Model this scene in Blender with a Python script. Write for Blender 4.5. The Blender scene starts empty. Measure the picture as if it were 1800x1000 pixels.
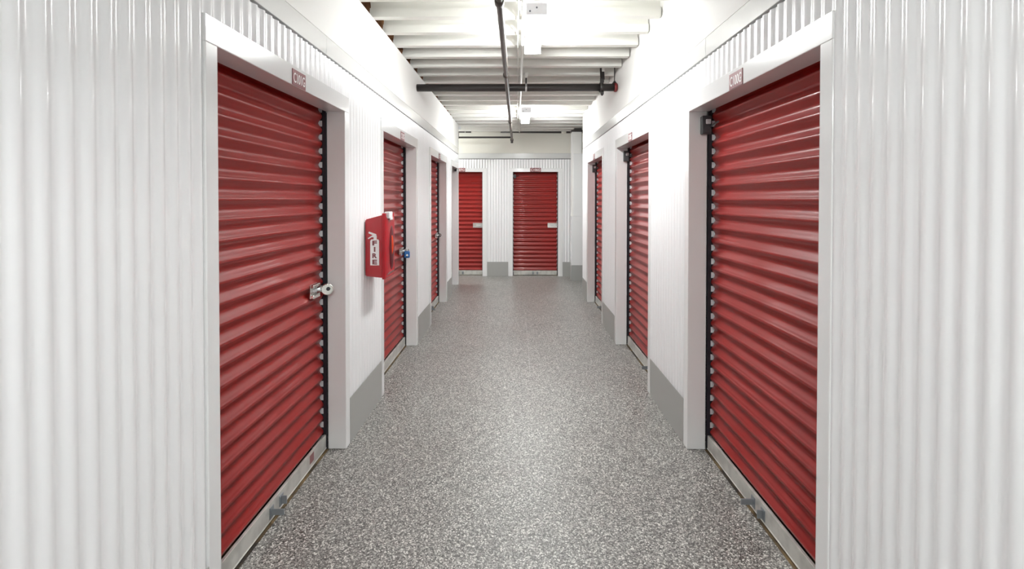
import bpy, bmesh, math, random
from mathutils import Vector, Matrix

PI = math.pi
rnd = random.Random(7)
S = bpy.context.scene
C = S.collection

# ------------------------------------------------------------------ camera
F_PX, CY_PX, CAM_H = 780.0, 359.33, 1.6
PITCH, YAW, ROLL = 0.0129, -0.0116, -0.0007


def cam_axis(a):
    x, y, z = a
    c, s = math.cos(-ROLL), math.sin(-ROLL)
    x, z = c * x - s * z, s * x + c * z
    c, s = math.cos(PITCH), math.sin(PITCH)
    y, z = c * y + s * z, -s * y + c * z
    c, s = math.cos(YAW), math.sin(YAW)
    x, y = c * x + s * y, -s * x + c * y
    return Vector((x, y, z))


cam_data = bpy.data.cameras.new('camera')
cam = bpy.data.objects.new('camera', cam_data)
C.objects.link(cam)
r_, f_, u_ = cam_axis((1, 0, 0)), cam_axis((0, 1, 0)), cam_axis((0, 0, 1))
M = Matrix((r_, u_, -f_)).transposed().to_4x4()
M.translation = (0, 0, CAM_H)
cam.matrix_world = M
cam_data.sensor_width = 36.0
cam_data.sensor_fit = 'HORIZONTAL'
cam_data.lens = F_PX / 1800.0 * 36.0
cam_data.shift_y = (CY_PX - 500.0) / 1800.0
cam_data.clip_start = 0.05
S.camera = cam

# ------------------------------------------------------------------ world, exposure
world = bpy.data.worlds.new('world')
S.world = world
world.use_nodes = True
world.node_tree.nodes['Background'].inputs[0].default_value = (0.9, 0.95, 1.0, 1)
world.node_tree.nodes['Background'].inputs[1].default_value = 0.02
S.view_settings.view_transform = 'Standard'
S.view_settings.look = 'None'
S.view_settings.gamma = 1.0
S.view_settings.use_curve_mapping = False
S.view_settings.exposure = 0.0
LAMP = 140.0           # emission of the fluorescent lenses

# ------------------------------------------------------------------ measures
XL, XR = -1.092, 1.088          # corridor faces of the two side walls
ZH = 2.152                      # underside of the door headers
ZT = 2.415                      # top of the ribbed cladding
ZB = 2.535                      # top of the smooth band
ZC = 2.972                      # underside of the joists
ZD = 3.22                       # roof deck
YE = 9.142                      # end wall
Y0 = -5.2                       # wall behind the camera
LEFT = [(1.610, 2.803), (3.617, 4.794), (5.622, 6.832), (7.43, 8.214)]
RIGHT = [(1.613, 2.827), (3.689, 4.867), (5.710, 6.866)]
ENDD = [(-1.648, -0.716), (-0.088, 0.8435)]
REC = 0.115                     # depth of the jambs
CAS = 0.066                     # face width of the jambs
PITCH_RIB = 0.0563


# ------------------------------------------------------------------ materials
def material(name, rgb, rough=0.5, metal=0.0, spec=0.5, coat=0.0, coat_rough=0.1, emit=None, strength=0.0):
    m = bpy.data.materials.new(name)
    m.use_nodes = True
    b = m.node_tree.nodes['Principled BSDF']
    b.inputs['Base Color'].default_value = (*rgb, 1)
    b.inputs['Roughness'].default_value = rough
    b.inputs['Metallic'].default_value = metal
    b.inputs['Specular IOR Level'].default_value = spec
    b.inputs['Coat Weight'].default_value = coat
    b.inputs['Coat Roughness'].default_value = coat_rough
    if emit:
        b.inputs['Emission Color'].default_value = (*emit, 1)
        b.inputs['Emission Strength'].default_value = strength
    return m


def N(m, kind, **kw):
    n = m.node_tree.nodes.new(kind)
    for k, v in kw.items():
        setattr(n, k, v)
    return n


def Lk(m, a, b):
    m.node_tree.links.new(a, b)


def bump(m, scale, strength, dist=0.002, stretch=(1, 1, 1), detail=2.0):
    tc = N(m, 'ShaderNodeTexCoord')
    mp = N(m, 'ShaderNodeMapping')
    mp.inputs['Scale'].default_value = stretch
    no = N(m, 'ShaderNodeTexNoise')
    no.inputs['Scale'].default_value = scale
    no.inputs['Detail'].default_value = detail
    bp = N(m, 'ShaderNodeBump')
    bp.inputs['Strength'].default_value = strength
    bp.inputs['Distance'].default_value = dist
    Lk(m, tc.outputs['Object'], mp.inputs[0])
    Lk(m, mp.outputs[0], no.inputs['Vector'])
    Lk(m, no.outputs[0], bp.inputs['Height'])
    Lk(m, bp.outputs[0], m.node_tree.nodes['Principled BSDF'].inputs['Normal'])
    return m


def mottled(m, c1, c2, scale, stretch=(1, 1, 1), detail=4.0, lo=0.4, hi=0.6):
    tc = N(m, 'ShaderNodeTexCoord')
    mp = N(m, 'ShaderNodeMapping')
    mp.inputs['Scale'].default_value = stretch
    no = N(m, 'ShaderNodeTexNoise')
    no.inputs['Scale'].default_value = scale
    no.inputs['Detail'].default_value = detail
    cr = N(m, 'ShaderNodeValToRGB')
    cr.color_ramp.elements[0].position = lo
    cr.color_ramp.elements[0].color = (*c1, 1)
    cr.color_ramp.elements[1].position = hi
    cr.color_ramp.elements[1].color = (*c2, 1)
    Lk(m, tc.outputs['Object'], mp.inputs[0])
    Lk(m, mp.outputs[0], no.inputs['Vector'])
    Lk(m, no.outputs[0], cr.inputs[0])
    Lk(m, cr.outputs[0], m.node_tree.nodes['Principled BSDF'].inputs['Base Color'])
    return m


MT = {}
MT['rib'] = bump(material('white ribbed steel', (0.87, 0.87, 0.88), 0.22, coat=0.3, coat_rough=0.08), 3.0, 0.12, 0.004)
MT['trim'] = bump(material('white glossy trim', (0.80, 0.80, 0.80), 0.18, coat=0.5, coat_rough=0.07), 7.0, 0.10, 0.003)
MT['band'] = bump(material('white glossy band', (0.69, 0.69, 0.68), 0.16, coat=0.5, coat_rough=0.06), 5.0, 0.16, 0.004)
MT['plaster'] = bump(material('white painted board', (0.79, 0.78, 0.755), 0.75), 60.0, 0.05, 0.001)
MT['cream'] = bump(material('cream painted board', (0.80, 0.78, 0.71), 0.75), 60.0, 0.05, 0.001)
MT['deck'] = material('white painted deck', (0.82, 0.81, 0.77), 0.7)
MT['joist_end'] = material('painted joist by the end wall', (0.84, 0.83, 0.785), 0.6)
MT['kick'] = bump(material('grey kick panel', (0.36, 0.36, 0.345), 0.35), 8.0, 0.05, 0.002)
MT['red'] = bump(material('red painted steel', (0.265, 0.0115, 0.009), 0.36, spec=0.4, coat=0.22, coat_rough=0.06), 6.0, 0.02, 0.002)
MT['galv'] = mottled(material('galvanised steel', (0.6, 0.6, 0.6), 0.34, metal=0.35), (0.55, 0.57, 0.58), (0.70, 0.72, 0.73), 14.0)
MT['alu'] = mottled(material('bottom bar metal', (0.6, 0.6, 0.57), 0.38, metal=0.45), (0.53, 0.52, 0.49), (0.66, 0.65, 0.61), 11.0)
MT['steel'] = material('dull grey steel', (0.27, 0.29, 0.31), 0.35, metal=0.5)
MT['chrome'] = material('polished steel', (0.78, 0.77, 0.74), 0.2, metal=0.95)
MT['black'] = material('black for dark gap', (0.012, 0.012, 0.018), 0.5)
MT['dark'] = material('dark grey plastic', (0.055, 0.056, 0.06), 0.45)
MT['pale'] = material('pale plastic', (0.72, 0.73, 0.75), 0.4)
MT['maroon'] = material('maroon sign plate', (0.19, 0.035, 0.042), 0.4)
MT['white'] = material('white lettering', (0.85, 0.80, 0.80), 0.5)
MT['pipe'] = bump(material('dark painted pipe', (0.030, 0.026, 0.025), 0.38), 20.0, 0.1, 0.001)
MT['branch'] = bump(material('brown black pipe', (0.070, 0.056, 0.046), 0.5), 20.0, 0.1, 0.001)
MT['redcap'] = material('red pipe cap', (0.20, 0.02, 0.02), 0.4)
MT['conduit'] = material('white painted conduit', (0.80, 0.79, 0.75), 0.4)
MT['firered'] = material('red moulded plastic', (0.40, 0.006, 0.014), 0.25, coat=0.3)
MT['smoke'] = material('dark red glossy window', (0.10, 0.004, 0.008), 0.3)
MT['orange'] = material('orange window reflection', (0.75, 0.06, 0.015), 0.3)
MT['blue'] = material('blue plastic jacket', (0.02, 0.12, 0.34), 0.35)
MT['sticker'] = material('faded red sticker', (0.27, 0.12, 0.12), 0.5)
MT['ochre'] = mottled(material('bare ochre concrete', (0.2, 0.14, 0.07), 0.8), (0.035, 0.028, 0.022), (0.27, 0.18, 0.08), 6.0, lo=0.42, hi=0.72)
MT['lens'] = material('lit lens', (0.9, 0.9, 0.9), 0.4, emit=(0.962, 0.995, 0.985), strength=LAMP)
MT['capglow'] = material('translucent lamp end', (0.78, 0.78, 0.80), 0.4, emit=(1, 1, 1), strength=0.35)
MT['housing'] = material('white lamp housing', (0.80, 0.80, 0.80), 0.35)
MT['hidden'] = material('grey block', (0.5, 0.5, 0.5), 0.8)

# guide rails: near-black and bright bands alternate in the colour at slat spacing
m = material('banded guide rail', (0.7, 0.7, 0.7), 0.34, metal=0.25)
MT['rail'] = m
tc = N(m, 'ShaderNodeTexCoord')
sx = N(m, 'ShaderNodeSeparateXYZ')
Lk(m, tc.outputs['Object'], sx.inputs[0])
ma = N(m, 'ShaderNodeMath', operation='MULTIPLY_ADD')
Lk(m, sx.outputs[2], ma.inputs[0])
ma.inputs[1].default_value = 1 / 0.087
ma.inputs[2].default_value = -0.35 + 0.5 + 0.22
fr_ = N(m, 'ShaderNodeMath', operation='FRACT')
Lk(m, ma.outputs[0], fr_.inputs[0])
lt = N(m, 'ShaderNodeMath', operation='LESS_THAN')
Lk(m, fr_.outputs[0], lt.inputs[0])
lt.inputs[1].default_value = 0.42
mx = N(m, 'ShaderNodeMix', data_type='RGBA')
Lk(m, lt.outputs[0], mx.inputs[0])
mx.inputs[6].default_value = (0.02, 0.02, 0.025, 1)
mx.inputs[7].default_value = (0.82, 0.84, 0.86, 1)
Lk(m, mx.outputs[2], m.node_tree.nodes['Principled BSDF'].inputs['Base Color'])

# joists: painted white between the walls, bare brown timber beyond the left wall
m = material('painted joist', (0.84, 0.83, 0.785), 0.6)
MT['joist'] = m
tc = N(m, 'ShaderNodeTexCoord')
sx = N(m, 'ShaderNodeSeparateXYZ')
Lk(m, tc.outputs['Object'], sx.inputs[0])
no = N(m, 'ShaderNodeTexNoise')
no.inputs['Scale'].default_value = 9.0
Lk(m, tc.outputs['Object'], no.inputs['Vector'])
mm = N(m, 'ShaderNodeMath', operation='MULTIPLY_ADD')
Lk(m, no.outputs[0], mm.inputs[0])
mm.inputs[1].default_value = 0.04
mm.inputs[2].default_value = -1.135
lt = N(m, 'ShaderNodeMath', operation='LESS_THAN')
Lk(m, sx.outputs[0], lt.inputs[0])
Lk(m, mm.outputs[0], lt.inputs[1])
wd = N(m, 'ShaderNodeTexNoise')
wd.inputs['Scale'].default_value = 14.0
wr = N(m, 'ShaderNodeValToRGB')
wr.color_ramp.elements[0].position = 0.3
wr.color_ramp.elements[0].color = (0.13, 0.05, 0.02, 1)
wr.color_ramp.elements[1].position = 0.7
wr.color_ramp.elements[1].color = (0.36, 0.17, 0.075, 1)
Lk(m, tc.outputs['Object'], wd.inputs['Vector'])
Lk(m, wd.outputs[0], wr.inputs[0])
mx = N(m, 'ShaderNodeMix', data_type='RGBA')
Lk(m, lt.outputs[0], mx.inputs[0])
mx.inputs[6].default_value = (0.84, 0.83, 0.785, 1)
Lk(m, wr.outputs[0], mx.inputs[7])
Lk(m, mx.outputs[2], m.node_tree.nodes['Principled BSDF'].inputs['Base Color'])

# floor: epoxy with broadcast grey, white, brown and black flakes under a clear coat
m = material('flake epoxy floor', (0.4, 0.4, 0.4), 0.5, spec=0.5, coat=0.85, coat_rough=0.42)
m.node_tree.nodes['Principled BSDF'].inputs['Coat IOR'].default_value = 1.58
MT['floor'] = m
bs = m.node_tree.nodes['Principled BSDF']
tc = N(m, 'ShaderNodeTexCoord')
wob = N(m, 'ShaderNodeTexNoise')
wob.inputs['Scale'].default_value = 260.0
vm = N(m, 'ShaderNodeVectorMath', operation='MULTIPLY_ADD')
Lk(m, tc.outputs['Object'], wob.inputs['Vector'])
Lk(m, wob.outputs['Color'], vm.inputs[0])
vm.inputs[1].default_value = (0.004, 0.004, 0.004)
Lk(m, tc.outputs['Object'], vm.inputs[2])
vo = N(m, 'ShaderNodeTexVoronoi')
vo.inputs['Scale'].default_value = 190.0
Lk(m, vm.outputs[0], vo.inputs['Vector'])
cr = N(m, 'ShaderNodeValToRGB')
cr.color_ramp.interpolation = 'CONSTANT'
cols = [(0.0, (0.036, 0.031, 0.030)), (0.20, (0.105, 0.097, 0.093)), (0.40, (0.208, 0.200, 0.190)),
        (0.62, (0.325, 0.316, 0.300)), (0.79, (0.48, 0.472, 0.452)), (0.91, (0.74, 0.735, 0.71))]
el = cr.color_ramp.elements
el[0].position, el[0].color = cols[0][0], (*cols[0][1], 1)
el[1].position, el[1].color = cols[1][0], (*cols[1][1], 1)
for p, c in cols[2:]:
    e = el.new(p)
    e.color = (*c, 1)
sc = N(m, 'ShaderNodeSeparateColor')
Lk(m, vo.outputs['Color'], sc.inputs[0])
Lk(m, sc.outputs[0], cr.inputs[0])
# slow tonal wander of the broadcast mix
n2 = N(m, 'ShaderNodeTexNoise')
n2.inputs['Scale'].default_value = 1.6
n2.inputs['Detail'].default_value = 3.0
Lk(m, tc.outputs['Object'], n2.inputs['Vector'])
r2 = N(m, 'ShaderNodeValToRGB')
r2.color_ramp.elements[0].position, r2.color_ramp.elements[0].color = 0.35, (0.90, 0.88, 0.86, 1)
r2.color_ramp.elements[1].position, r2.color_ramp.elements[1].color = 0.65, (1.0, 1.0, 0.98, 1)
Lk(m, n2.outputs[0], r2.inputs[0])
ml = N(m, 'ShaderNodeMix', data_type='RGBA', blend_type='MULTIPLY')
ml.inputs[0].default_value = 1.0
Lk(m, cr.outputs[0], ml.inputs[6])
Lk(m, r2.outputs[0], ml.inputs[7])
Lk(m, ml.outputs[2], bs.inputs['Base Color'])
bp = N(m, 'ShaderNodeBump')
bp.inputs['Strength'].default_value = 0.12
bp.inputs['Distance'].default_value = 0.001
Lk(m, sc.outputs[1], bp.inputs['Height'])
Lk(m, bp.outputs[0], bs.inputs['Normal'])


# ------------------------------------------------------------------ mesh helpers
class MB:
    def __init__(self):
        self.bm = bmesh.new()

    def box(self, a, b, bev=0.0, seg=2):
        x0, x1 = sorted((a[0], b[0]))
        y0, y1 = sorted((a[1], b[1]))
        z0, z1 = sorted((a[2], b[2]))
        bm = self.bm
        v = [bm.verts.new(p) for p in ((x0, y0, z0), (x1, y0, z0), (x1, y1, z0), (x0, y1, z0),
                                       (x0, y0, z1), (x1, y0, z1), (x1, y1, z1), (x0, y1, z1))]
        fs = [bm.faces.new([v[i] for i in q]) for q in
              ((0, 3, 2, 1), (4, 5, 6, 7), (0, 1, 5, 4), (1, 2, 6, 5), (2, 3, 7, 6), (3, 0, 4, 7))]
        if bev > 0:
            es = list({e for f in fs for e in f.edges})
            bmesh.ops.bevel(bm, geom=es, offset=bev, segments=seg, affect='EDGES', profile=0.5)
        return self

    def prism(self, pts, lo, hi, axis='x', smooth=False):
        """closed outline pts (2D) swept along an axis from lo to hi"""
        def P(p, t):
            if axis == 'x':
                return (t, p[0], p[1])
            if axis == 'y':
                return (p[0], t, p[1])
            return (p[0], p[1], t)
        bm = self.bm
        A = [bm.verts.new(P(p, lo)) for p in pts]
        B = [bm.verts.new(P(p, hi)) for p in pts]
        n = len(pts)
        for i in range(n):
            j = (i + 1) % n
            f = bm.faces.new((A[i], A[j], B[j], B[i]))
            f.smooth = smooth
        bm.faces.new(A[::-1])
        bm.faces.new(B)
        return self

    def tube(self, path, r, seg=16, cap=True, radii=None):
        bm = self.bm
        path = [Vector(p) for p in path]
        rings = []
        n = len(path)
        ref = None
        for i, p in enumerate(path):
            d = (path[min(i + 1, n - 1)] - path[max(i - 1, 0)]).normalized()
            if ref is None:
                ref = Vector((0, 0, 1)) if abs(d.z) < 0.9 else Vector((1, 0, 0))
            s = d.cross(ref)
            if s.length < 1e-5:
                s = d.cross(Vector((0, 1, 0)))
            s.normalize()
            t = s.cross(d).normalized()
            ref = t
            rr = radii[i] if radii else r
            rings.append([bm.verts.new(p + (s * math.cos(2 * PI * k / seg) + t * math.sin(2 * PI * k / seg)) * rr)
                          for k in range(seg)])
        for a, b in zip(rings, rings[1:]):
            for k in range(seg):
                f = bm.faces.new((a[k], a[(k + 1) % seg], b[(k + 1) % seg], b[k]))
                f.smooth = True
        if cap:
            bm.faces.new(rings[0][::-1])
            bm.faces.new(rings[-1])
        return self

    def grid(self, rows, smooth=True):
        bm = self.bm
        V = [[bm.verts.new(p) for p in row] for row in rows]
        for a, b in zip(V, V[1:]):
            for i in range(len(a) - 1):
                f = bm.faces.new((a[i], a[i + 1], b[i + 1], b[i]))
                f.smooth = smooth
        return self

    def build(self, name, mat, parent=None):
        bm = self.bm
        bmesh.ops.recalc_face_normals(bm, faces=bm.faces)
        me = bpy.data.meshes.new(name)
        bm.to_mesh(me)
        bm.free()
        me.materials.append(MT[mat] if isinstance(mat, str) else mat)
        o = bpy.data.objects.new(name, me)
        C.objects.link(o)
        if parent is not None:
            o.parent = parent
        return o


def tag(o, label, cat, group=None):
    o['label'] = label
    o['category'] = cat
    if group:
        o['group'] = group
    return o


def thing(name, label, cat, loc=(0, 0, 0), rotz=0.0, group=None):
    o = bpy.data.objects.new(name, None)
    C.objects.link(o)
    o.empty_display_size = 0.1
    o.location = loc
    o.rotation_euler = (0, 0, rotz)
    return tag(o, label, cat, group)


def struct(name, mb, mat, parent=None):
    o = mb.build(name, mat, parent)
    o['kind'] = 'structure'
    return o


def text_mesh(name, txt, w, h, mat, parent, thick=0.0008, bold=0.0, loc=(0, 0, 0), rot=(PI / 2, 0, 0), spacing=1.0):
    cu = bpy.data.curves.new(name, 'FONT')
    cu.body = txt
    cu.size = 1.0
    cu.align_x = 'CENTER'
    cu.align_y = 'CENTER'
    cu.offset = bold
    cu.space_character = spacing
    cu.extrude = 0.002
    tmp = bpy.data.objects.new('tmp_text', cu)
    C.objects.link(tmp)
    dg = bpy.context.evaluated_depsgraph_get()
    me = bpy.data.meshes.new_from_object(tmp.evaluated_get(dg))
    bpy.data.objects.remove(tmp)
    bpy.data.curves.remove(cu)
    xs = [v.co.x for v in me.vertices]
    ys = [v.co.y for v in me.vertices]
    cx, cyy = (min(xs) + max(xs)) / 2, (min(ys) + max(ys)) / 2
    sx_, sy_ = w / (max(xs) - min(xs)), h / (max(ys) - min(ys))
    for v in me.vertices:
        v.co = ((v.co.x - cx) * sx_, (v.co.y - cyy) * sy_, (1 if v.co.z > 0 else 0) * thick)
    me.name = name
    me.materials.clear()
    me.materials.append(MT[mat])
    o = bpy.data.objects.new(name, me)
    C.objects.link(o)
    o.parent = parent
    o.location = loc
    o.rotation_euler = rot
    return o


# ------------------------------------------------------------------ the shell
fl = MB().box((-3.6, Y0 - 0.1, -0.12), (3.6, YE + 0.3, 0.0))
struct('floor', fl, 'floor')
struct('ceiling', MB().box((-3.6, Y0 - 0.1, ZD), (3.6, YE + 0.3, ZD + 0.1)), 'deck')

RIB_D = 0.0095


def rib(t, seam):
    """depth of the sheet behind the wall plane at distance t along the wall"""
    ph = (t / PITCH_RIB) % 1.0
    c = 0.5 + 0.5 * math.cos(2 * PI * ph)
    d = 0.003 + RIB_D * (1 - c)
    q = (t - seam) % (PITCH_RIB * 16)
    if q < 0.045:
        d -= 0.0022 * (1 - q / 0.045)
    return d


def clad(spans, to_world, phase, seam, n=14):
    """ribbed sheets: spans of (t0, t1, z0, z1); to_world(t, depth, z) -> point"""
    mb = MB()
    for t0, t1, z0, z1 in spans:
        k = max(2, int((t1 - t0) / PITCH_RIB * n))
        ts = [t0 + (t1 - t0) * i / k for i in range(k + 1)]
        lo = [to_world(t, rib(t - phase, seam - phase), z0) for t in ts]
        hi = [to_world(t, rib(t - phase, seam - phase), z1) for t in ts]
        bk0 = [to_world(t, 0.05, z0) for t in (t0, t1)]
        bk1 = [to_world(t, 0.05, z1) for t in (t0, t1)]
        mb.grid([lo, hi])
        # closed back, top and ends, so the sheet has its real thickness
        mb.grid([bk0, bk1], smooth=False)
        bm = mb.bm
        for e in (0, -1):
            vs = [bm.verts.new(p) for p in (lo[e], hi[e], bk1[e], bk0[e])]
            bm.faces.new(vs)
        for row, bk in ((hi, bk1), (lo, bk0)):
            vs = [bm.verts.new(p) for p in row] + [bm.verts.new(p) for p in bk[::-1]]
            bm.faces.new(vs)
    return mb


def side_spans(doors, y0, y1):
    out, y = [], y0
    for a, b in doors:
        out.append((y, a - CAS + 0.002, 0.0, ZT))
        out.append((a - CAS + 0.002, b + CAS - 0.002, ZH + 0.09, ZT))
        y = b + CAS - 0.002
    if y1 > y + 0.01:
        out.append((y, y1, 0.0, ZT))
    return out


struct('floor_joint', MB().box((0.118, 4.15, 0.0), (0.122, 5.9, 0.0006)), 'hidden')
YL1, YR1 = LEFT[-1][1] + CAS, 7.40
lw = lambda t, d, z: (XL - d, t, z)
rw = lambda t, d, z: (XR + d, t, z)
ew = lambda t, d, z: (t, YE + d, z)
struct('wall_left', clad(side_spans(LEFT, Y0, YL1), lw, 0.964, 1.222), 'rib')
struct('wall_right', clad(side_spans(RIGHT, Y0, YR1), rw, 0.980, 1.230), 'rib')
esp, x = [], -3.4
for a, b in ENDD:
    esp.append((x, a - 0.09, 0.0, ZT))
    esp.append((a - 0.09, b + 0.09, ZH + 0.07, ZT))
    x = b + 0.09
esp.append((x, 3.4, 0.0, ZT))
struct('wall_end', clad(esp, ew, 0.0, 0.3), 'rib')
# inner ends of the side walls where the cross passage opens
struct('wall_return', MB().box((XR + 0.004, YR1, 0), (XR + 0.12, YR1 + 0.02, ZC + 0.24)), 'trim')
struct('wall_return', MB().box((XL - 0.30, YL1, 0), (XL - 0.004, YL1 + 0.02, ZC)), 'trim')
# smooth glossy band above the ribs, joints every 3.05 m
for nm, xx, sg, joints in (('trim_1', XL, -1, [Y0, -0.5, 2.55, 5.6, YL1]), ('trim_2', XR, 1, [Y0, -0.45, 2.6, 4.93, YR1])):
    mb = MB()
    for a, b in zip(joints, joints[1:]):
        mb.box((xx + sg * 0.005, a + 0.001, ZT + 0.012), (xx + sg * 0.045, b - 0.001, ZB), 0.0015, 1)
    struct(nm, mb, 'band')
struct('trim_3', MB().box((-3.4, YE + 0.004, ZT + 0.012), (3.4, YE + 0.05, ZB), 0.002, 1), 'band')
# painted board above the band
struct('wall_left_upper', MB().box((XL - 0.11, Y0, ZB), (XL - 0.004, YL1, ZC + 0.002)), 'plaster')
struct('wall_right_upper', MB().box((XR + 0.004, Y0, ZB), (XR + 0.11, YR1, ZD)), 'plaster')
struct('wall_end_upper', MB().box((-3.4, YE + 0.002, ZB), (3.4, YE + 0.1, ZD)), 'cream')
# enclosure out of sight: behind the camera, the units, the passage ends
struct('wall_back', MB().box((XL - 0.4, Y0 - 0.1, 0), (XR + 0.4, Y0, ZD)), 'plaster')
struct('wall_passage_left', MB().box((-3.4, YL1, 0), (-3.3, YE, ZD)), 'plaster')
struct('wall_passage_right', MB().box((3.3, YR1, 0), (3.4, YE, ZD)), 'plaster')
struct('wall_passage_left_side', MB().box((-3.4, YL1 - 0.06, 0), (XL - 0.30, YL1 + 0.02, ZD)), 'plaster')
struct('wall_passage_right_side', MB().box((XR + 0.12, YR1 - 0.06, 0), (3.4, YR1 + 0.02, ZD)), 'plaster')
struct('wall_cavity_left', MB().box((-1.85, Y0, ZC - 0.03), (-1.75, YL1, ZD)), 'hidden')
struct('wall_cavity_right', MB().box((XR + 0.11, Y0, ZB), (XR + 0.14, YR1, ZD)), 'hidden')

# joists: I-shaped, spanning the corridor, bottom flange in view
JP = 0.3155
yj = 3.364 - JP * 27
k = 0
while yj < YE - 0.05:
    jx1 = XR - 0.007 if yj < YR1 else 3.25
    jx0 = -1.74 if yj < YL1 else -3.25
    fw, fh, ww = 0.030, 0.066, 0.008
    z0, z1 = ZC + 0.003, ZD - 0.001
    pts = [(-fw, z0), (fw, z0), (fw, z0 + fh), (ww, z0 + fh + 0.006), (ww, z1), (-ww, z1), (-ww, z0 + fh + 0.006), (-fw, z0 + fh)]
    pts = [(yj + 0.03 + p[0], p[1]) for p in pts]
    if yj > Y0 + 0.05:
        struct('ceiling_joist', MB().prism(pts, jx0, jx1, 'x'), 'joist' if yj < YL1 - 0.1 else 'joist_end')
    yj += JP

# grey kick panels
def kick(nm, a, b, mk):
    mb = MB()
    p, q = mk(a, 0.0), mk(b, 0.006)
    mb.box((p[0], p[1], 0.0), (q[0], q[1], 0.297), 0.001, 1)
    struct(nm, mb, 'kick')


def kicks(nm, doors, y0, y1, mk):
    y = y0
    for a, b in doors:
        kick(nm, y, a - CAS - 0.001, mk)
        y = b + CAS + 0.001
    if y1 - y > 0.02:
        kick(nm, y, y1, mk)


kicks('baseboard_left', LEFT, Y0, YL1, lambda t, d: (XL - 0.001 + d * 0.5, t))
kicks('baseboard_right', RIGHT, Y0, YR1, lambda t, d: (XR + 0.001 - d * 0.5, t))
for a, b in ((-3.3, ENDD[0][0] - 0.095), (ENDD[0][1] + 0.095, ENDD[1][0] - 0.095), (ENDD[1][1] + 0.095, 3.3)):
    kick('baseboard_end', a, b, lambda t, d: (t, YE + 0.001 - d * 0.5))


# ------------------------------------------------------------------ door frames, roller doors and their signs
def local(side, a, b):
    """origin and turn of a door's own axes: x to the viewer's right, y into the wall"""
    if side == 'L':
        return (XL, a, 0.0), PI / 2, b - a
    if side == 'R':
        return (XR, b, 0.0), -PI / 2, b - a
    return (a, YE, 0.0), 0.0, b - a


def door_frame(side, a, b):
    loc, rz, W = local(side, a, b)
    cas = CAS if side != 'E' else 0.092
    zt = ZH + (0.098 if side != 'E' else 0.076)
    o = bpy.data.objects.new('door_frame', None)
    C.objects.link(o)
    o.location = loc
    o.rotation_euler = (0, 0, rz)
    o['kind'] = 'structure'
    mb = MB()
    mb.box((-cas, -0.002, 0.0), (0.0, REC, ZH + 0.0015), 0.004, 2)
    mb.build('jamb', 'trim', o)
    mb = MB()
    mb.box((W, -0.002, 0.0), (W + cas, REC, ZH + 0.0015), 0.004, 2)
    mb.build('jamb', 'trim', o)
    mb = MB()
    mb.box((-cas, -0.003, ZH), (W + cas, REC + 0.01, zt), 0.003, 2)
    mb.build('header', 'trim', o)
    # bare strip of slab under the curtain
    mb = MB()
    mb.box((0.001, REC - 0.006, 0.0005), (W - 0.001, REC + 0.12, 0.002))
    mb.build('threshold', 'ochre', o)
    return o


SLAT = 0.087
CP = REC + 0.023        # crest plane of the curtain
AMP = 0.023


def slat_profile(z0, z1):
    """(z, depth) points of the corrugated curtain: narrow flat crests, rolled valleys"""
    pts = []
    z = z0
    n0 = math.floor(z0 / SLAT) - 1
    n1 = math.ceil(z1 / SLAT) + 1
    fr = [(-0.085, 0.0), (-0.075, 0.0), (0.075, 0.0), (0.085, 0.0006)]
    for n in range(n0, n1):
        c = (n + 0.35) * SLAT
        pts.append((c - 0.080 * SLAT, 0.0018))
        pts.append((c - 0.068 * SLAT, 0.0))
        pts.append((c - 0.0 * SLAT, 0.0012))
        pts.append((c + 0.068 * SLAT, 0.0))
        pts.append((c + 0.080 * SLAT, 0.0018))
        for i in range(1, 10):
            t = i / 10.0
            zz = c + (0.085 + t * (1 - 0.17)) * SLAT
            d = AMP * (0.5 - 0.5 * math.cos(2 * PI * t)) ** 0.8
            if abs(t - 0.5) < 0.01:
                d += 0.001
            pts.append((zz, 0.0022 + d * 0.92 ))
    return [p for p in pts if z0 <= p[0] <= z1]


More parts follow.
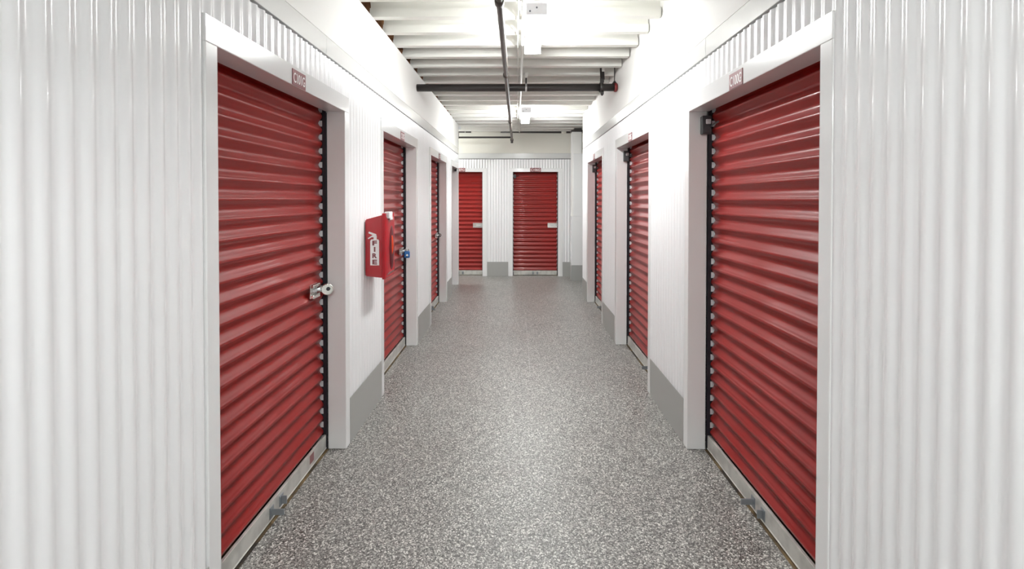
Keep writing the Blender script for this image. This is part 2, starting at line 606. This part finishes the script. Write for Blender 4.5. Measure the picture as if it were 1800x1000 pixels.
def roller_door(side, a, b, label, latch=True, sticker=False, bracket_at=0.5, brackets=True):
    loc, rz, W = local(side, a, b)
    # the thing's origin: on the slab, middle of the curtain
    t = thing('roller_door', label, 'door', (0, 0, 0), 0, 'red roller doors of the storage units')
    t.matrix_world = Matrix.Translation(loc) @ Matrix.Rotation(rz, 4, 'Z') @ Matrix.Translation((W / 2, CP, 0))
    h = W / 2
    prof = slat_profile(0.088, ZH + 0.16)
    mb = MB()
    x0, x1 = -h + 0.014, h - 0.014
    rows = [[(x0, d, z), (x1, d, z)] for z, d in prof]
    mb.grid(rows)
    rows = [[(x0, d + 0.004, z), (x1, d + 0.004, z)] for z, d in prof]
    mb.grid(rows)
    mb.build('curtain', 'red', t)
    # bottom bar: upright plate with a turned-out lip
    mb = MB()
    mb.box((-h + 0.013, -0.016, 0.012), (h - 0.013, -0.001, 0.100), 0.0015, 1)
    mb.box((-h + 0.013, -0.020, 0.012), (h - 0.013, -0.014, 0.018), 0.002, 1)
    mb.box((-h + 0.012, -0.004, 0.004), (h - 0.012, 0.010, 0.013), 0.001, 1)
    bar = mb.build('bottom_bar', 'alu', t)
    if brackets:
        for bx in (-0.045, 0.045):
            mb = MB()
            xx = (bracket_at - 0.5) * W + bx
            if bx > 0:
                mb.box((xx - 0.003, -0.046, 0.030), (xx + 0.003, -0.014, 0.072), 0.001, 1)
            else:
                mb.box((xx - 0.003, -0.080, 0.036), (xx + 0.003, -0.014, 0.066), 0.001, 1)
            mb.box((xx - 0.018, -0.019, 0.022), (xx + 0.018, -0.0155, 0.078), 0.001, 1)
            mb.build('pull_bracket', 'steel', bar)
    if sticker:
        mb = MB()
        mb.box((h - 0.235, -0.0172, 0.040), (h - 0.185, -0.0155, 0.090))
        s = mb.build('sticker', 'sticker', bar)
        s['label'] = 'small faded red sticker'
    # guide rails with black strips painted in for the dark gap beside the jamb
    for sg in (-1, 1):
        mb = MB()
        e = sg * h
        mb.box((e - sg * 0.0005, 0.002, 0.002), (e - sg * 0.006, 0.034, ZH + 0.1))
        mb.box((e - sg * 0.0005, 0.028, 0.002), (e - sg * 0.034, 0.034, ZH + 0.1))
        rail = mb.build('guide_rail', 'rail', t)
        mb = MB()
        mb.box((e - sg * 0.0005, -0.019, 0.002), (e - sg * 0.010, 0.0015, ZH + 0.1))
        w = mb.build('dark_gap_strip', 'black', rail)
        w['label'] = 'black strip painted for the dark gap at the jamb'
    if latch:
        zl = 1.045
        xl = h - (0.150 if side != 'E' else 0.108)
        hw, hh = (0.044, 0.042) if side != 'E' else (0.1, 0.05)
        mb = MB()
        # two rails of the slide housing on a back plate
        mb.box((xl - hw, -0.005, zl - hh), (xl + hw, -0.001, zl + hh), 0.001, 1)
        mb.box((xl - hw, -0.026, zl + hh * 0.55), (xl + hw, -0.004, zl + hh), 0.004, 2)
        mb.box((xl - hw, -0.026, zl - hh), (xl + hw, -0.004, zl - hh * 0.45), 0.004, 2)
        lt_ = mb.build('slide_latch', 'chrome', t)
        lt_['label'] = 'polished steel slide latch'
        mb = MB()
        mb.tube([(xl - hw * 0.3, -0.014, zl), (h - 0.002, -0.014, zl)], 0.009, 12)
        mb.tube([(xl + hw * 0.1, -0.014, zl), (xl + hw * 0.1, -0.046, zl + 0.004)], 0.006, 10)
        mb.build('bolt', 'galv', lt_)
    return t


def unit_sign(side, a, b, txt, label, at=None):
    loc, rz, W = local(side, a, b)
    w, hgt = (0.132, 0.078) if side != 'E' else (0.220, 0.081)
    t = thing('unit_number_sign', label, 'sign', (0, 0, 0), 0, 'maroon unit number signs')
    t.matrix_world = Matrix.Translation(loc) @ Matrix.Rotation(rz, 4, 'Z') @ Matrix.Translation(((W / 2 if at is None else at), -0.0035, ZH + 0.001))
    MB().box((-w / 2, -0.003, 0.0), (w / 2, 0.0, hgt), 0.0008, 1).build('plate', 'maroon', t)
    text_mesh('lettering', txt, w * 0.86, hgt * 0.62, 'white', t, 0.0007, 0.008, (0, -0.003, hgt * 0.49))
    return t


NAMES_L = ['nearest', 'second', 'third', 'fourth']
for a, b in LEFT:
    door_frame('L', a, b)
for a, b in RIGHT:
    door_frame('R', a, b)
for a, b in ENDD:
    door_frame('E', a, b)
roller_door('L', *LEFT[0], 'large red roller door on left wall nearest the camera, with steel disc padlock', sticker=True)
roller_door('L', *LEFT[1], 'red roller door on left wall behind the fire cabinet, with blue padlock', bracket_at=0.2)
roller_door('L', *LEFT[2], 'narrow-looking red roller door on left wall with small dark padlock, third from camera')
roller_door('L', *LEFT[3], 'red roller door hidden deep in the last left doorway by the cross passage', latch=False)
roller_door('R', *RIGHT[0], 'large red roller door on right wall nearest the camera, under dark sensor box', latch=False)
roller_door('R', *RIGHT[1], 'middle red roller door on right wall, second from camera', latch=False, bracket_at=0.72)
roller_door('R', *RIGHT[2], 'farthest red roller door on right wall, a thin slice seen edge-on', latch=False)
roller_door('E', *ENDD[0], 'red roller door at left of the end wall, partly hidden by the left wall')
roller_door('E', *ENDD[1], 'red roller door facing the camera in the middle of the end wall')

unit_sign('L', *LEFT[0], 'C101G', 'maroon sign reading C101G above the nearest left door')
unit_sign('L', *LEFT[1], 'C103G', 'small maroon sign above the second left door behind the fire cabinet')
unit_sign('L', *LEFT[2], 'C105G', 'small maroon sign seen edge-on above the third left door')
unit_sign('R', *RIGHT[0], 'C100G', 'maroon sign washed by glare above the nearest right door')
unit_sign('R', *RIGHT[1], 'C102G', 'small maroon sign above the second right door')
unit_sign('R', *RIGHT[2], 'C104G', 'small maroon sign seen edge-on above the farthest right door')
unit_sign('E', *ENDD[0], 'C107G', 'maroon sign above the left end-wall door, cut by the wall corner')
unit_sign('E', *ENDD[1], 'C106G', 'wide maroon sign above the middle end-wall door')


# ------------------------------------------------------------------ padlocks
def disc_padlock(loc, rotz, body, label, r=0.036):
    t = thing('padlock', label, 'padlock', loc, rotz, None)
    mb = MB()
    mb.tube([(0, -0.016, 0), (0, -0.013, 0), (0, 0.009, 0), (0, 0.012, 0)], r, 28, radii=[r * 0.86, r, r, r * 0.86])
    mb.build('body', body, t)
    mb = MB()
    mb.tube([(0.006, -0.0195, 0.004), (0.006, -0.0155, 0.004)], r * 0.33, 18)
    mb.build('key_cylinder', 'dark' if body == 'chrome' else 'chrome', t)
    mb = MB()
    mb.tube([(-r * 0.7, -0.002, r * 0.45)] + [(-r * 0.7 - r * 0.5 * math.sin(q * PI / 6), -0.002, r * 0.45 * math.cos(q * PI / 6)) for q in range(1, 6)]
            + [(-r * 0.7, -0.002, -r * 0.45)], 0.0055, 10)
    mb.build('shackle', 'chrome', t)
    return t


disc_padlock((XL - CP + 0.055, LEFT[0][1] - 0.075, 1.040), 0.35, 'chrome', 'round steel disc padlock on latch of nearest left door')
disc_padlock((XL - CP + 0.050, LEFT[2][1] - 0.10, 1.045), 0.35, 'dark', 'small dark padlock on latch of third left door', 0.026)
# a blue jacketed padlock with a squarish body
t = thing('padlock', 'blue padlock on latch of the left door behind the fire cabinet', 'padlock', (XL - CP + 0.056, LEFT[1][1] - 0.085, 1.03), 0.3)
MB().box((-0.030, -0.020, -0.062), (0.030, 0.012, 0.012), 0.012, 3).build('body', 'blue', t)
MB().tube([(-0.017, -0.004, 0.008), (-0.017, -0.004, 0.026)] + [(-0.017 * math.cos(q * PI / 6), -0.004, 0.026 + 0.017 * math.sin(q * PI / 6)) for q in range(1, 6)]
          + [(0.017, -0.004, 0.026), (0.017, -0.004, 0.008)], 0.005, 10).build('shackle', 'chrome', t)
MB().tube([(0, -0.024, -0.030), (0, -0.019, -0.030)], 0.011, 16).build('key_cylinder', 'chrome', t)


# ------------------------------------------------------------------ door contacts (alarm boxes on the jambs)
def sensor(loc, label, body='dark'):
    """box on the jamb face turned to the camera, with its magnet arm towards the curtain"""
    t = thing('door_sensor', label, 'sensor', loc, 0, 'door alarm sensors')
    MB().box((-0.033, -0.036, -0.058), (0.027, -0.0135, 0.058), 0.005, 2).build('case', body, t)
    MB().box((-0.030, -0.0137, -0.054), (0.012, -0.0003, 0.054), 0.001, 1).build('back_plate', body, t)
    MB().box((-0.010, -0.0400, 0.006), (0.021, -0.0355, 0.036), 0.004, 2).build('button', 'pale', t)
    MB().box((-0.022, -0.0385, -0.050), (0.020, -0.0355, -0.006), 0.002, 1).build('cover', 'dark', t)
    MB().tube([(0.018, -0.034, -0.012), (0.024, -0.070, 0.0), (0.028, -0.130, 0.006)], 0.0045, 8).build('contact_arm', 'dark', t)
    return t


for (a, b), txt in zip(RIGHT, ('dark grey sensor box on far jamb of the nearest right door',
                               'dark grey sensor box on far jamb of the second right door',
                               'dark grey sensor box on far jamb of the farthest right door')):
    sensor((XR + 0.1, b, 2.062), txt)
sensor((XL - 0.045, LEFT[3][1], 2.155), 'small pale sensor box on the last left jamb beside the end wall', 'pale')
t = thing('door_sensor', 'tiny dark sensor at top left corner of the middle end-wall door', 'sensor', (ENDD[1][0] + 0.046, YE + CP - 0.003, 2.06), 0, 'door alarm sensors')
MB().box((-0.028, -0.045, -0.035), (0.016, -0.002, 0.045), 0.004, 2).build('case', 'dark', t)
MB().tube([(0.012, -0.025, 0.0), (0.075, -0.022, 0.03)], 0.006, 8).build('contact_arm', 'dark', t)

# ------------------------------------------------------------------ fire extinguisher cabinet on the left wall
FX, FY, FZ = XL, 3.165, 1.03
t = thing('fire_extinguisher_cabinet', 'red plastic fire extinguisher cabinet marked FIRE on left wall between doors', 'fire cabinet', (FX, FY, FZ))
# body: tapered shell, 0.138 deep, 0.215 wide (along y), sloped top and bottom
D, WY, HT = 0.140, 0.215, 0.445


def loft(mb, secs, smooth=False):
    bm = mb.bm
    R = [[bm.verts.new(p) for p in s] for s in secs]
    for a_, b_ in zip(R, R[1:]):
        n_ = len(a_)
        for i in range(n_):
            j = (i + 1) % n_
            bm.faces.new((a_[i], a_[j], b_[j], b_[i]))
    bm.faces.new(R[0][::-1])
    bm.faces.new(R[-1])
    return mb


mb = MB()
loft(mb, [[(0.0, 0.006, 0.012), (0.0, WY - 0.006, 0.012), (0.0, WY - 0.006, HT - 0.026), (0.0, 0.006, HT - 0.026)],
          [(D - 0.012, 0.0, 0.0), (D - 0.012, WY, 0.0), (D - 0.012, WY, HT + 0.008), (D - 0.012, 0.0, HT + 0.008)]])
bmesh.ops.bevel(mb.bm, geom=list(mb.bm.edges), offset=0.006, segments=2, affect='EDGES')
mb.build('shell', 'firered', t)
mb = MB()
mb.box((D - 0.016, -0.008, -0.010), (D + 0.010, WY + 0.008, HT + 0.020), 0.007, 3)
loft(mb, [[(D + 0.008, 0.012, 0.01), (D + 0.008, WY - 0.012, 0.01), (D + 0.008, WY - 0.012, HT), (D + 0.008, 0.012, HT)],
          [(D + 0.022, 0.030, 0.035), (D + 0.022, WY - 0.030, 0.035), (D + 0.022, WY - 0.030, HT - 0.03), (D + 0.022, 0.030, HT - 0.03)]])
cov = mb.build('cover', 'firered', t)
mb = MB()
ring = []
rows = []
for i in range(9):
    q = i / 8
    rr = 1 - q * q
    rows.append([(D + 0.021 + 0.012 * math.sin(q * PI / 2), WY / 2 + 0.058 * math.cos(2 * PI * k / 32) * math.cos(q * PI / 2) ** 0.8,
                  HT * 0.47 + 0.165 * math.sin(2 * PI * k / 32) * math.cos(q * PI / 2) ** 0.8) for k in range(33)])
mb.grid(rows)
w_ = mb.build('window', 'smoke', cov)
w_['label'] = 'dark red glossy bulged window'
mb = MB()
mb.tube([(D + 0.030, WY / 2 - 0.02, HT * 0.52 + 0.07 * math.cos(q * PI / 8)) for q in range(9)], 0.007, 10,
        radii=[0.002, 0.006, 0.009, 0.0115, 0.012, 0.0115, 0.009, 0.006, 0.002])
s_ = mb.build('painted_reflection', 'orange', cov)  # reflection in the curved window, put in as an orange sliver
s_['label'] = 'orange red painted reflection on the window'
mb = MB()
mb.box((D - 0.006, 0.020, HT - 0.018), (D + 0.032, 0.105, HT + 0.030), 0.006, 2)
mb.box((D + 0.030, 0.030, HT - 0.030), (D + 0.036, 0.095, HT - 0.010), 0.003, 2)
c_ = mb.build('top_clip', 'pale', t)
c_['label'] = 'white top clip'
# decal on the side turned to the corridor: white extinguisher shape with FIRE set vertically
yd = -0.0012
dec = MB()


def flat(mb, pts, y0, y1):
    mb.prism(pts, y0, y1, 'y')


flat(dec, [(0.040, 0.092), (0.103, 0.092), (0.103, 0.268), (0.096, 0.278), (0.048, 0.278), (0.040, 0.268)], yd, yd + 0.0035)
flat(dec, [(0.064, 0.278), (0.086, 0.278), (0.086, 0.296), (0.064, 0.296)], yd, yd + 0.0035)
flat(dec, [(0.052, 0.294), (0.088, 0.294), (0.082, 0.316), (0.030, 0.334), (0.027, 0.322), (0.060, 0.308)], yd, yd + 0.0035)
flat(dec, [(0.022, 0.286), (0.027, 0.280), (0.060, 0.300), (0.057, 0.309)], yd, yd + 0.0035)
dec = dec.build('decal', 'white', t)
dec['label'] = 'white extinguisher shaped decal with FIRE in red'
dec.location = (0, -0.0012, 0)
zl = 0.252
for ch in 'FIRE':
    wch = 0.011 if ch == 'I' else 0.034
    text_mesh('letter', ch, wch, 0.035, 'maroon', dec, 0.0006, 0.05, (0.0715, yd, zl))
    zl -= 0.0455

# ------------------------------------------------------------------ sprinkler pipes
def ring_on(mb, p, axis, r, half):
    a_ = Vector(axis) * half
    p = Vector(p)
    mb.tube([p - a_, p - a_ * 0.8, p + a_ * 0.8, p + a_], r, 18, radii=[r * 0.88, r, r, r * 0.88])


PY, PZ = 4.86, 2.812
t = thing('sprinkler_main_pipe', 'thick black sprinkler main pipe crossing the corridor under the joists', 'pipe', (0, PY, PZ))
MB().tube([(XL - 0.10, 0, 0), (XR - 0.026, 0, 0)], 0.040, 24).build('pipe', 'pipe', t)
mb = MB()
mb.tube([(XR - 0.034, 0, 0), (XR - 0.028, 0, 0), (XR - 0.008, 0, 0), (XR - 0.003, 0, 0)], 0.047, 24, radii=[0.044, 0.048, 0.048, 0.040])
c_ = mb.build('end_cap', 'redcap', t)
c_['label'] = 'dull red end cap'

# hangers: each one a thing of its own
t = thing('pipe_hanger', 'black strap hanger holding right end of the main pipe', 'hanger', (0.915, PY, PZ), 0, 'hangers of the main pipe')
mb = MB()
for k in range(24):
    pass
ringpts = [(0.0, 0.048 * math.sin(2 * PI * k / 24), 0.048 * math.cos(2 * PI * k / 24)) for k in range(25)]
mb.grid([[(x_, p[1] * q_, p[2] * q_) for p in ringpts] for x_, q_ in ((-0.018, 1.0), (-0.018, 1.10), (0.018, 1.10), (0.018, 1.0), (-0.018, 1.0))])
mb.build('clevis', 'pipe', t)
MB().box((-0.024, -0.056, 0.040), (0.020, -0.050, 0.085), 0.001, 1).prism([(-0.056, 0.07), (-0.050, 0.07), (-0.015, 0.205), (-0.022, 0.205)], -0.020, 0.026, 'x').build('strap', 'pipe', t)
MB().tube([(0, -0.05, -0.05), (0, -0.052, -0.085), (0, -0.046, -0.10)], 0.016, 10, radii=[0.020, 0.017, 0.006]).build('bolt', 'pipe', t)
MB().box((0.0, -0.05, 0.163), (0.03, -0.005, 0.2085), 0.003, 1).build('beam_clamp', 'conduit', t)
t = thing('pipe_hanger', 'thin black rod hanger beside the right wall at the pipe end', 'hanger', (1.058, PY, PZ), 0, 'hangers of the main pipe')
MB().tube([(0, 0, 0.044), (0.0, 0, 0.20), (0.0, 0.0, 0.28)], 0.005, 8).build('rod', 'pipe', t)
MB().tube([(0, 0, 0.044), (0, 0, 0.058), (0, 0, 0.075)], 0.016, 10, radii=[0.028, 0.016, 0.006]).build('nut', 'pipe', t)
t = thing('pipe_hanger', 'rod hanger with round white cup above middle of the main pipe', 'hanger', (0.096, PY, PZ), 0, 'hangers of the main pipe')
MB().tube([(0, 0, 0.043), (0, 0, 0.115)], 0.008, 10).build('rod', 'pipe', t)
MB().tube([(0, 0, 0.105), (0, 0, 0.12), (0, 0, 0.15), (0, 0, 0.166)], 0.024, 16, radii=[0.010, 0.020, 0.028, 0.024]).build('cup', 'conduit', t)
ringpts = [(0.0, 0.041 * math.sin(2 * PI * k / 24), 0.041 * math.cos(2 * PI * k / 24)) for k in range(25)]
mb = MB()
mb.grid([[(x_, p[1] * q_, p[2] * q_) for p in ringpts] for x_, q_ in ((-0.010, 1.0), (-0.010, 1.08), (0.010, 1.08), (0.010, 1.0), (-0.010, 1.0))])
mb.build('clevis', 'galv', t)

BX, BZ = -0.104, 2.742
t = thing('sprinkler_branch_pipe', 'long brown sprinkler branch pipe running down the corridor below the main pipe', 'pipe', (BX, 2.0, BZ))
MB().tube([(0.0, -6.8, 0), (0.002, 6.63, 0)], 0.021, 18).build('pipe', 'branch', t)
for yy in (2.585, 4.12, 6.62):
    mb = MB()
    ring_on(mb, (0, yy - 2.0, 0), (0, 1, 0), 0.028, 0.030)
    if yy != 2.585:
        mb.tube([(0, yy - 2.0, 0.0), (0, yy - 2.0, 0.05)], 0.014, 12)
    mb.build('coupling', 'branch', t)
mb = MB()
ring_on(mb, (0, 6.60, -0.004), (0, 1, 0), 0.032, 0.045)
ring_on(mb, (0, 6.60, -0.035), (0, 0, 1), 0.024, 0.030)
mb.build('elbow', 'pipe', t)
mb = MB()
mb.tube([(0, 4.62 - 2.0, 0.018), (0, 4.62 - 2.0, 0.06), (0, 4.62 - 2.0, 0.075)], 0.010, 10, radii=[0.012, 0.008, 0.018])
mb.build('sprinkler_head', 'galv', t)

t = thing('cross_pipe', 'thin black pipe joining the branch pipe end to the left passage', 'pipe', (BX, 8.60, BZ + 0.045))
MB().tube([(-0.02, 0, 0), (-2.2, 0, 0)], 0.017, 14).build('pipe', 'pipe', t)
MB().tube([(-0.905, 0, 0.016), (-0.905, 0, 0.230)], 0.004, 8).build('hanger_rod', 'conduit', t)
MB().tube([(-1.03, 0, -0.022), (-1.03, 0, 0.115)], 0.006, 8).build('drop', 'pipe', t)

t = thing('end_wall_pipe', 'black pipe along top of the end wall with white painted stretches', 'pipe', (0, 9.085, 2.958))
MB().tube([(-0.34, 0, 0), (0.905, 0, -0.002)], 0.017, 14, radii=[0.011, 0.018]).build('pipe_run', 'pipe', t)
MB().tube([(0.992, 0, -0.002), (1.105, 0, -0.002)], 0.018, 14).build('pipe_run', 'pipe', t)
MB().tube([(1.10, 0, 0.0), (1.10, 0, 0.26)], 0.009, 10).build('riser', 'pipe', t)
MB().tube([(-1.22, 0, 0.004), (-0.942, 0, 0.004)], 0.013, 14).build('pipe_run', 'pipe', t)
mb = MB()
mb.tube([(-0.95, 0, 0.002), (-0.33, 0, 0.0)], 0.008, 12)
q_ = mb.build('painted_stretch', 'cream', t)
q_['label'] = 'thin white painted stretch'
q_ = MB().tube([(0.90, 0, -0.002), (1.0, 0, -0.002)], 0.022, 14).build('coupling', 'cream', t)
q_['label'] = 'white painted coupling'

# ------------------------------------------------------------------ conduit and cable under the joists
t = thing('conduit', 'thin white conduit running along the joists left of the lights', 'conduit', (0.044, 2.0, 2.945))
MB().tube([(0.0, -6.9, 0), (0.0, 6.95, 0)], 0.0125, 12).build('tube', 'conduit', t)
for kk in (-8, -4, 2, 5, 10, 14):
    yy = 3.364 + 0.03 + JP * kk - 2.0
    MB().box((-0.026, yy - 0.010, -0.002), (0.026, yy + 0.010, 0.0295), 0.002, 1).build('strap', 'conduit', t)
mb = MB()
mb.tube([(0.006 + 0.004 * math.sin(q * 1.7), -1.0 + q * 0.35, 2.962 - 0.006 * abs(math.sin(q * 1.1))) for q in range(29)], 0.0045, 8)
tag(mb.build('cable', 'conduit'), 'thin pale cable strung beside the white conduit', 'cable')


# ------------------------------------------------------------------ ceiling lights
def ceiling_light(x, y0, y1, label):
    t = thing('ceiling_light', label, 'light', (x, (y0 + y1) / 2, 2.86), 0, 'fluorescent corridor lights')
    hl = (y1 - y0) / 2
    prof = []
    for k in range(13):
        q = PI * k / 12
        prof.append((0.066 * math.cos(q), 0.050 - 0.050 * math.sin(q) ** 0.55))
    mb = MB()
    mb.prism([(p[0], p[1]) for p in prof], -hl + 0.012, hl - 0.012, 'y', True)
    mb.build('lens', 'lens', t)
    MB().box((-0.048, -hl + 0.004, 0.0505), (0.048, hl - 0.004, 0.080), 0.004, 2).build('housing', 'housing', t)
    for sg in (-1, 1):
        mb = MB()
        mb.box((-0.072, sg * (hl - 0.011), -0.002), (0.072, sg * hl, 0.078), 0.003, 2)
        e_ = mb.build('end_cap', 'capglow', t)
        for xx, zz in ((-0.046, 0.022), (0.0, 0.046)):
            MB().tube([(xx, sg * hl, zz), (xx, sg * (hl + 0.002), zz)], 0.007, 10).build('knockout', 'steel', e_)
        mb = MB()
        mb.box((-0.02, sg * (hl - 0.16) - 0.012, 0.080), (0.02, sg * (hl - 0.16) + 0.012, 0.1145), 0.001, 1)
        mb.build('hanger_bracket', 'galv', t)
    return t


ceiling_light(0.133, 3.05, 3.885, 'nearest lit fluorescent ceiling light, in the foreground joist bays')
ceiling_light(0.133, 6.515, 7.450, 'farther lit fluorescent ceiling light beyond the black main pipe')
ceiling_light(0.133, -1.35, -0.415, 'unseen lit fluorescent ceiling light added above and behind the camera')  # added out of view to brighten the near walls
ceiling_light(-2.45, 8.33, 9.03, 'unseen lit fluorescent ceiling light added round the corner in the left passage')  # added out of view to brighten the corridor end
ceiling_light(0.133, -4.60, -3.665, 'unseen lit fluorescent ceiling light added at back of the corridor behind the camera')  # added far behind the camera to lift the overall brightness

# ------------------------------------------------------------------ column at the right of the end wall
cx0, cx1, cy0 = 1.066, 1.262, 8.68
mb = MB()
mb.box((cx0, cy0, 0.0), (cx1, cy0 + 0.17, 2.905), 0.006, 2)
col = struct('column', mb, 'plaster')
mb = MB()
mb.box((cx0 - 0.004, cy0 - 0.006, 0.30), (cx1 + 0.03, cy0 + 0.18, 1.26), 0.004, 2)
mb.build('sleeve', 'trim', col)
mb = MB()
mb.box((cx0 - 0.006, cy0 - 0.008, 0.0), (cx1 + 0.032, cy0 + 0.182, 0.30), 0.003, 2)
mb.build('painted_base', 'kick', col)
mb = MB()
mb.box((cx0 + 0.03, cy0 - 0.006, 1.26), (cx1 + 0.03, cy0 + 0.03, 2.48), 0.004, 2)
mb.build('cover_panel', 'trim', col)
mb = MB()
mb.box((cx0 - 0.015, cy0 - 0.03, 2.905), (cx1 + 0.04, cy0 + 0.20, 2.938), 0.002, 1)
mb.box((cx0 + 0.045, cy0 - 0.03, 2.938), (cx1 - 0.01, cy0 + 0.20, 2.9735), 0.002, 1)
mb.build('cap_plate', 'pipe', col)
# small white box high at the left, by the end wall
t = thing('junction_box', 'small white box high on left beside the pipes at corridor end', 'box', (-1.125, 8.50, 2.93))
MB().box((-0.04, -0.02, 0.0), (0.045, 0.05, 0.075), 0.004, 2).build('case', 'pale', t)
MB().tube([(0.0, 0.015, 0.075), (0.0, 0.015, 0.29)], 0.008, 8).build('drop_conduit', 'conduit', t)
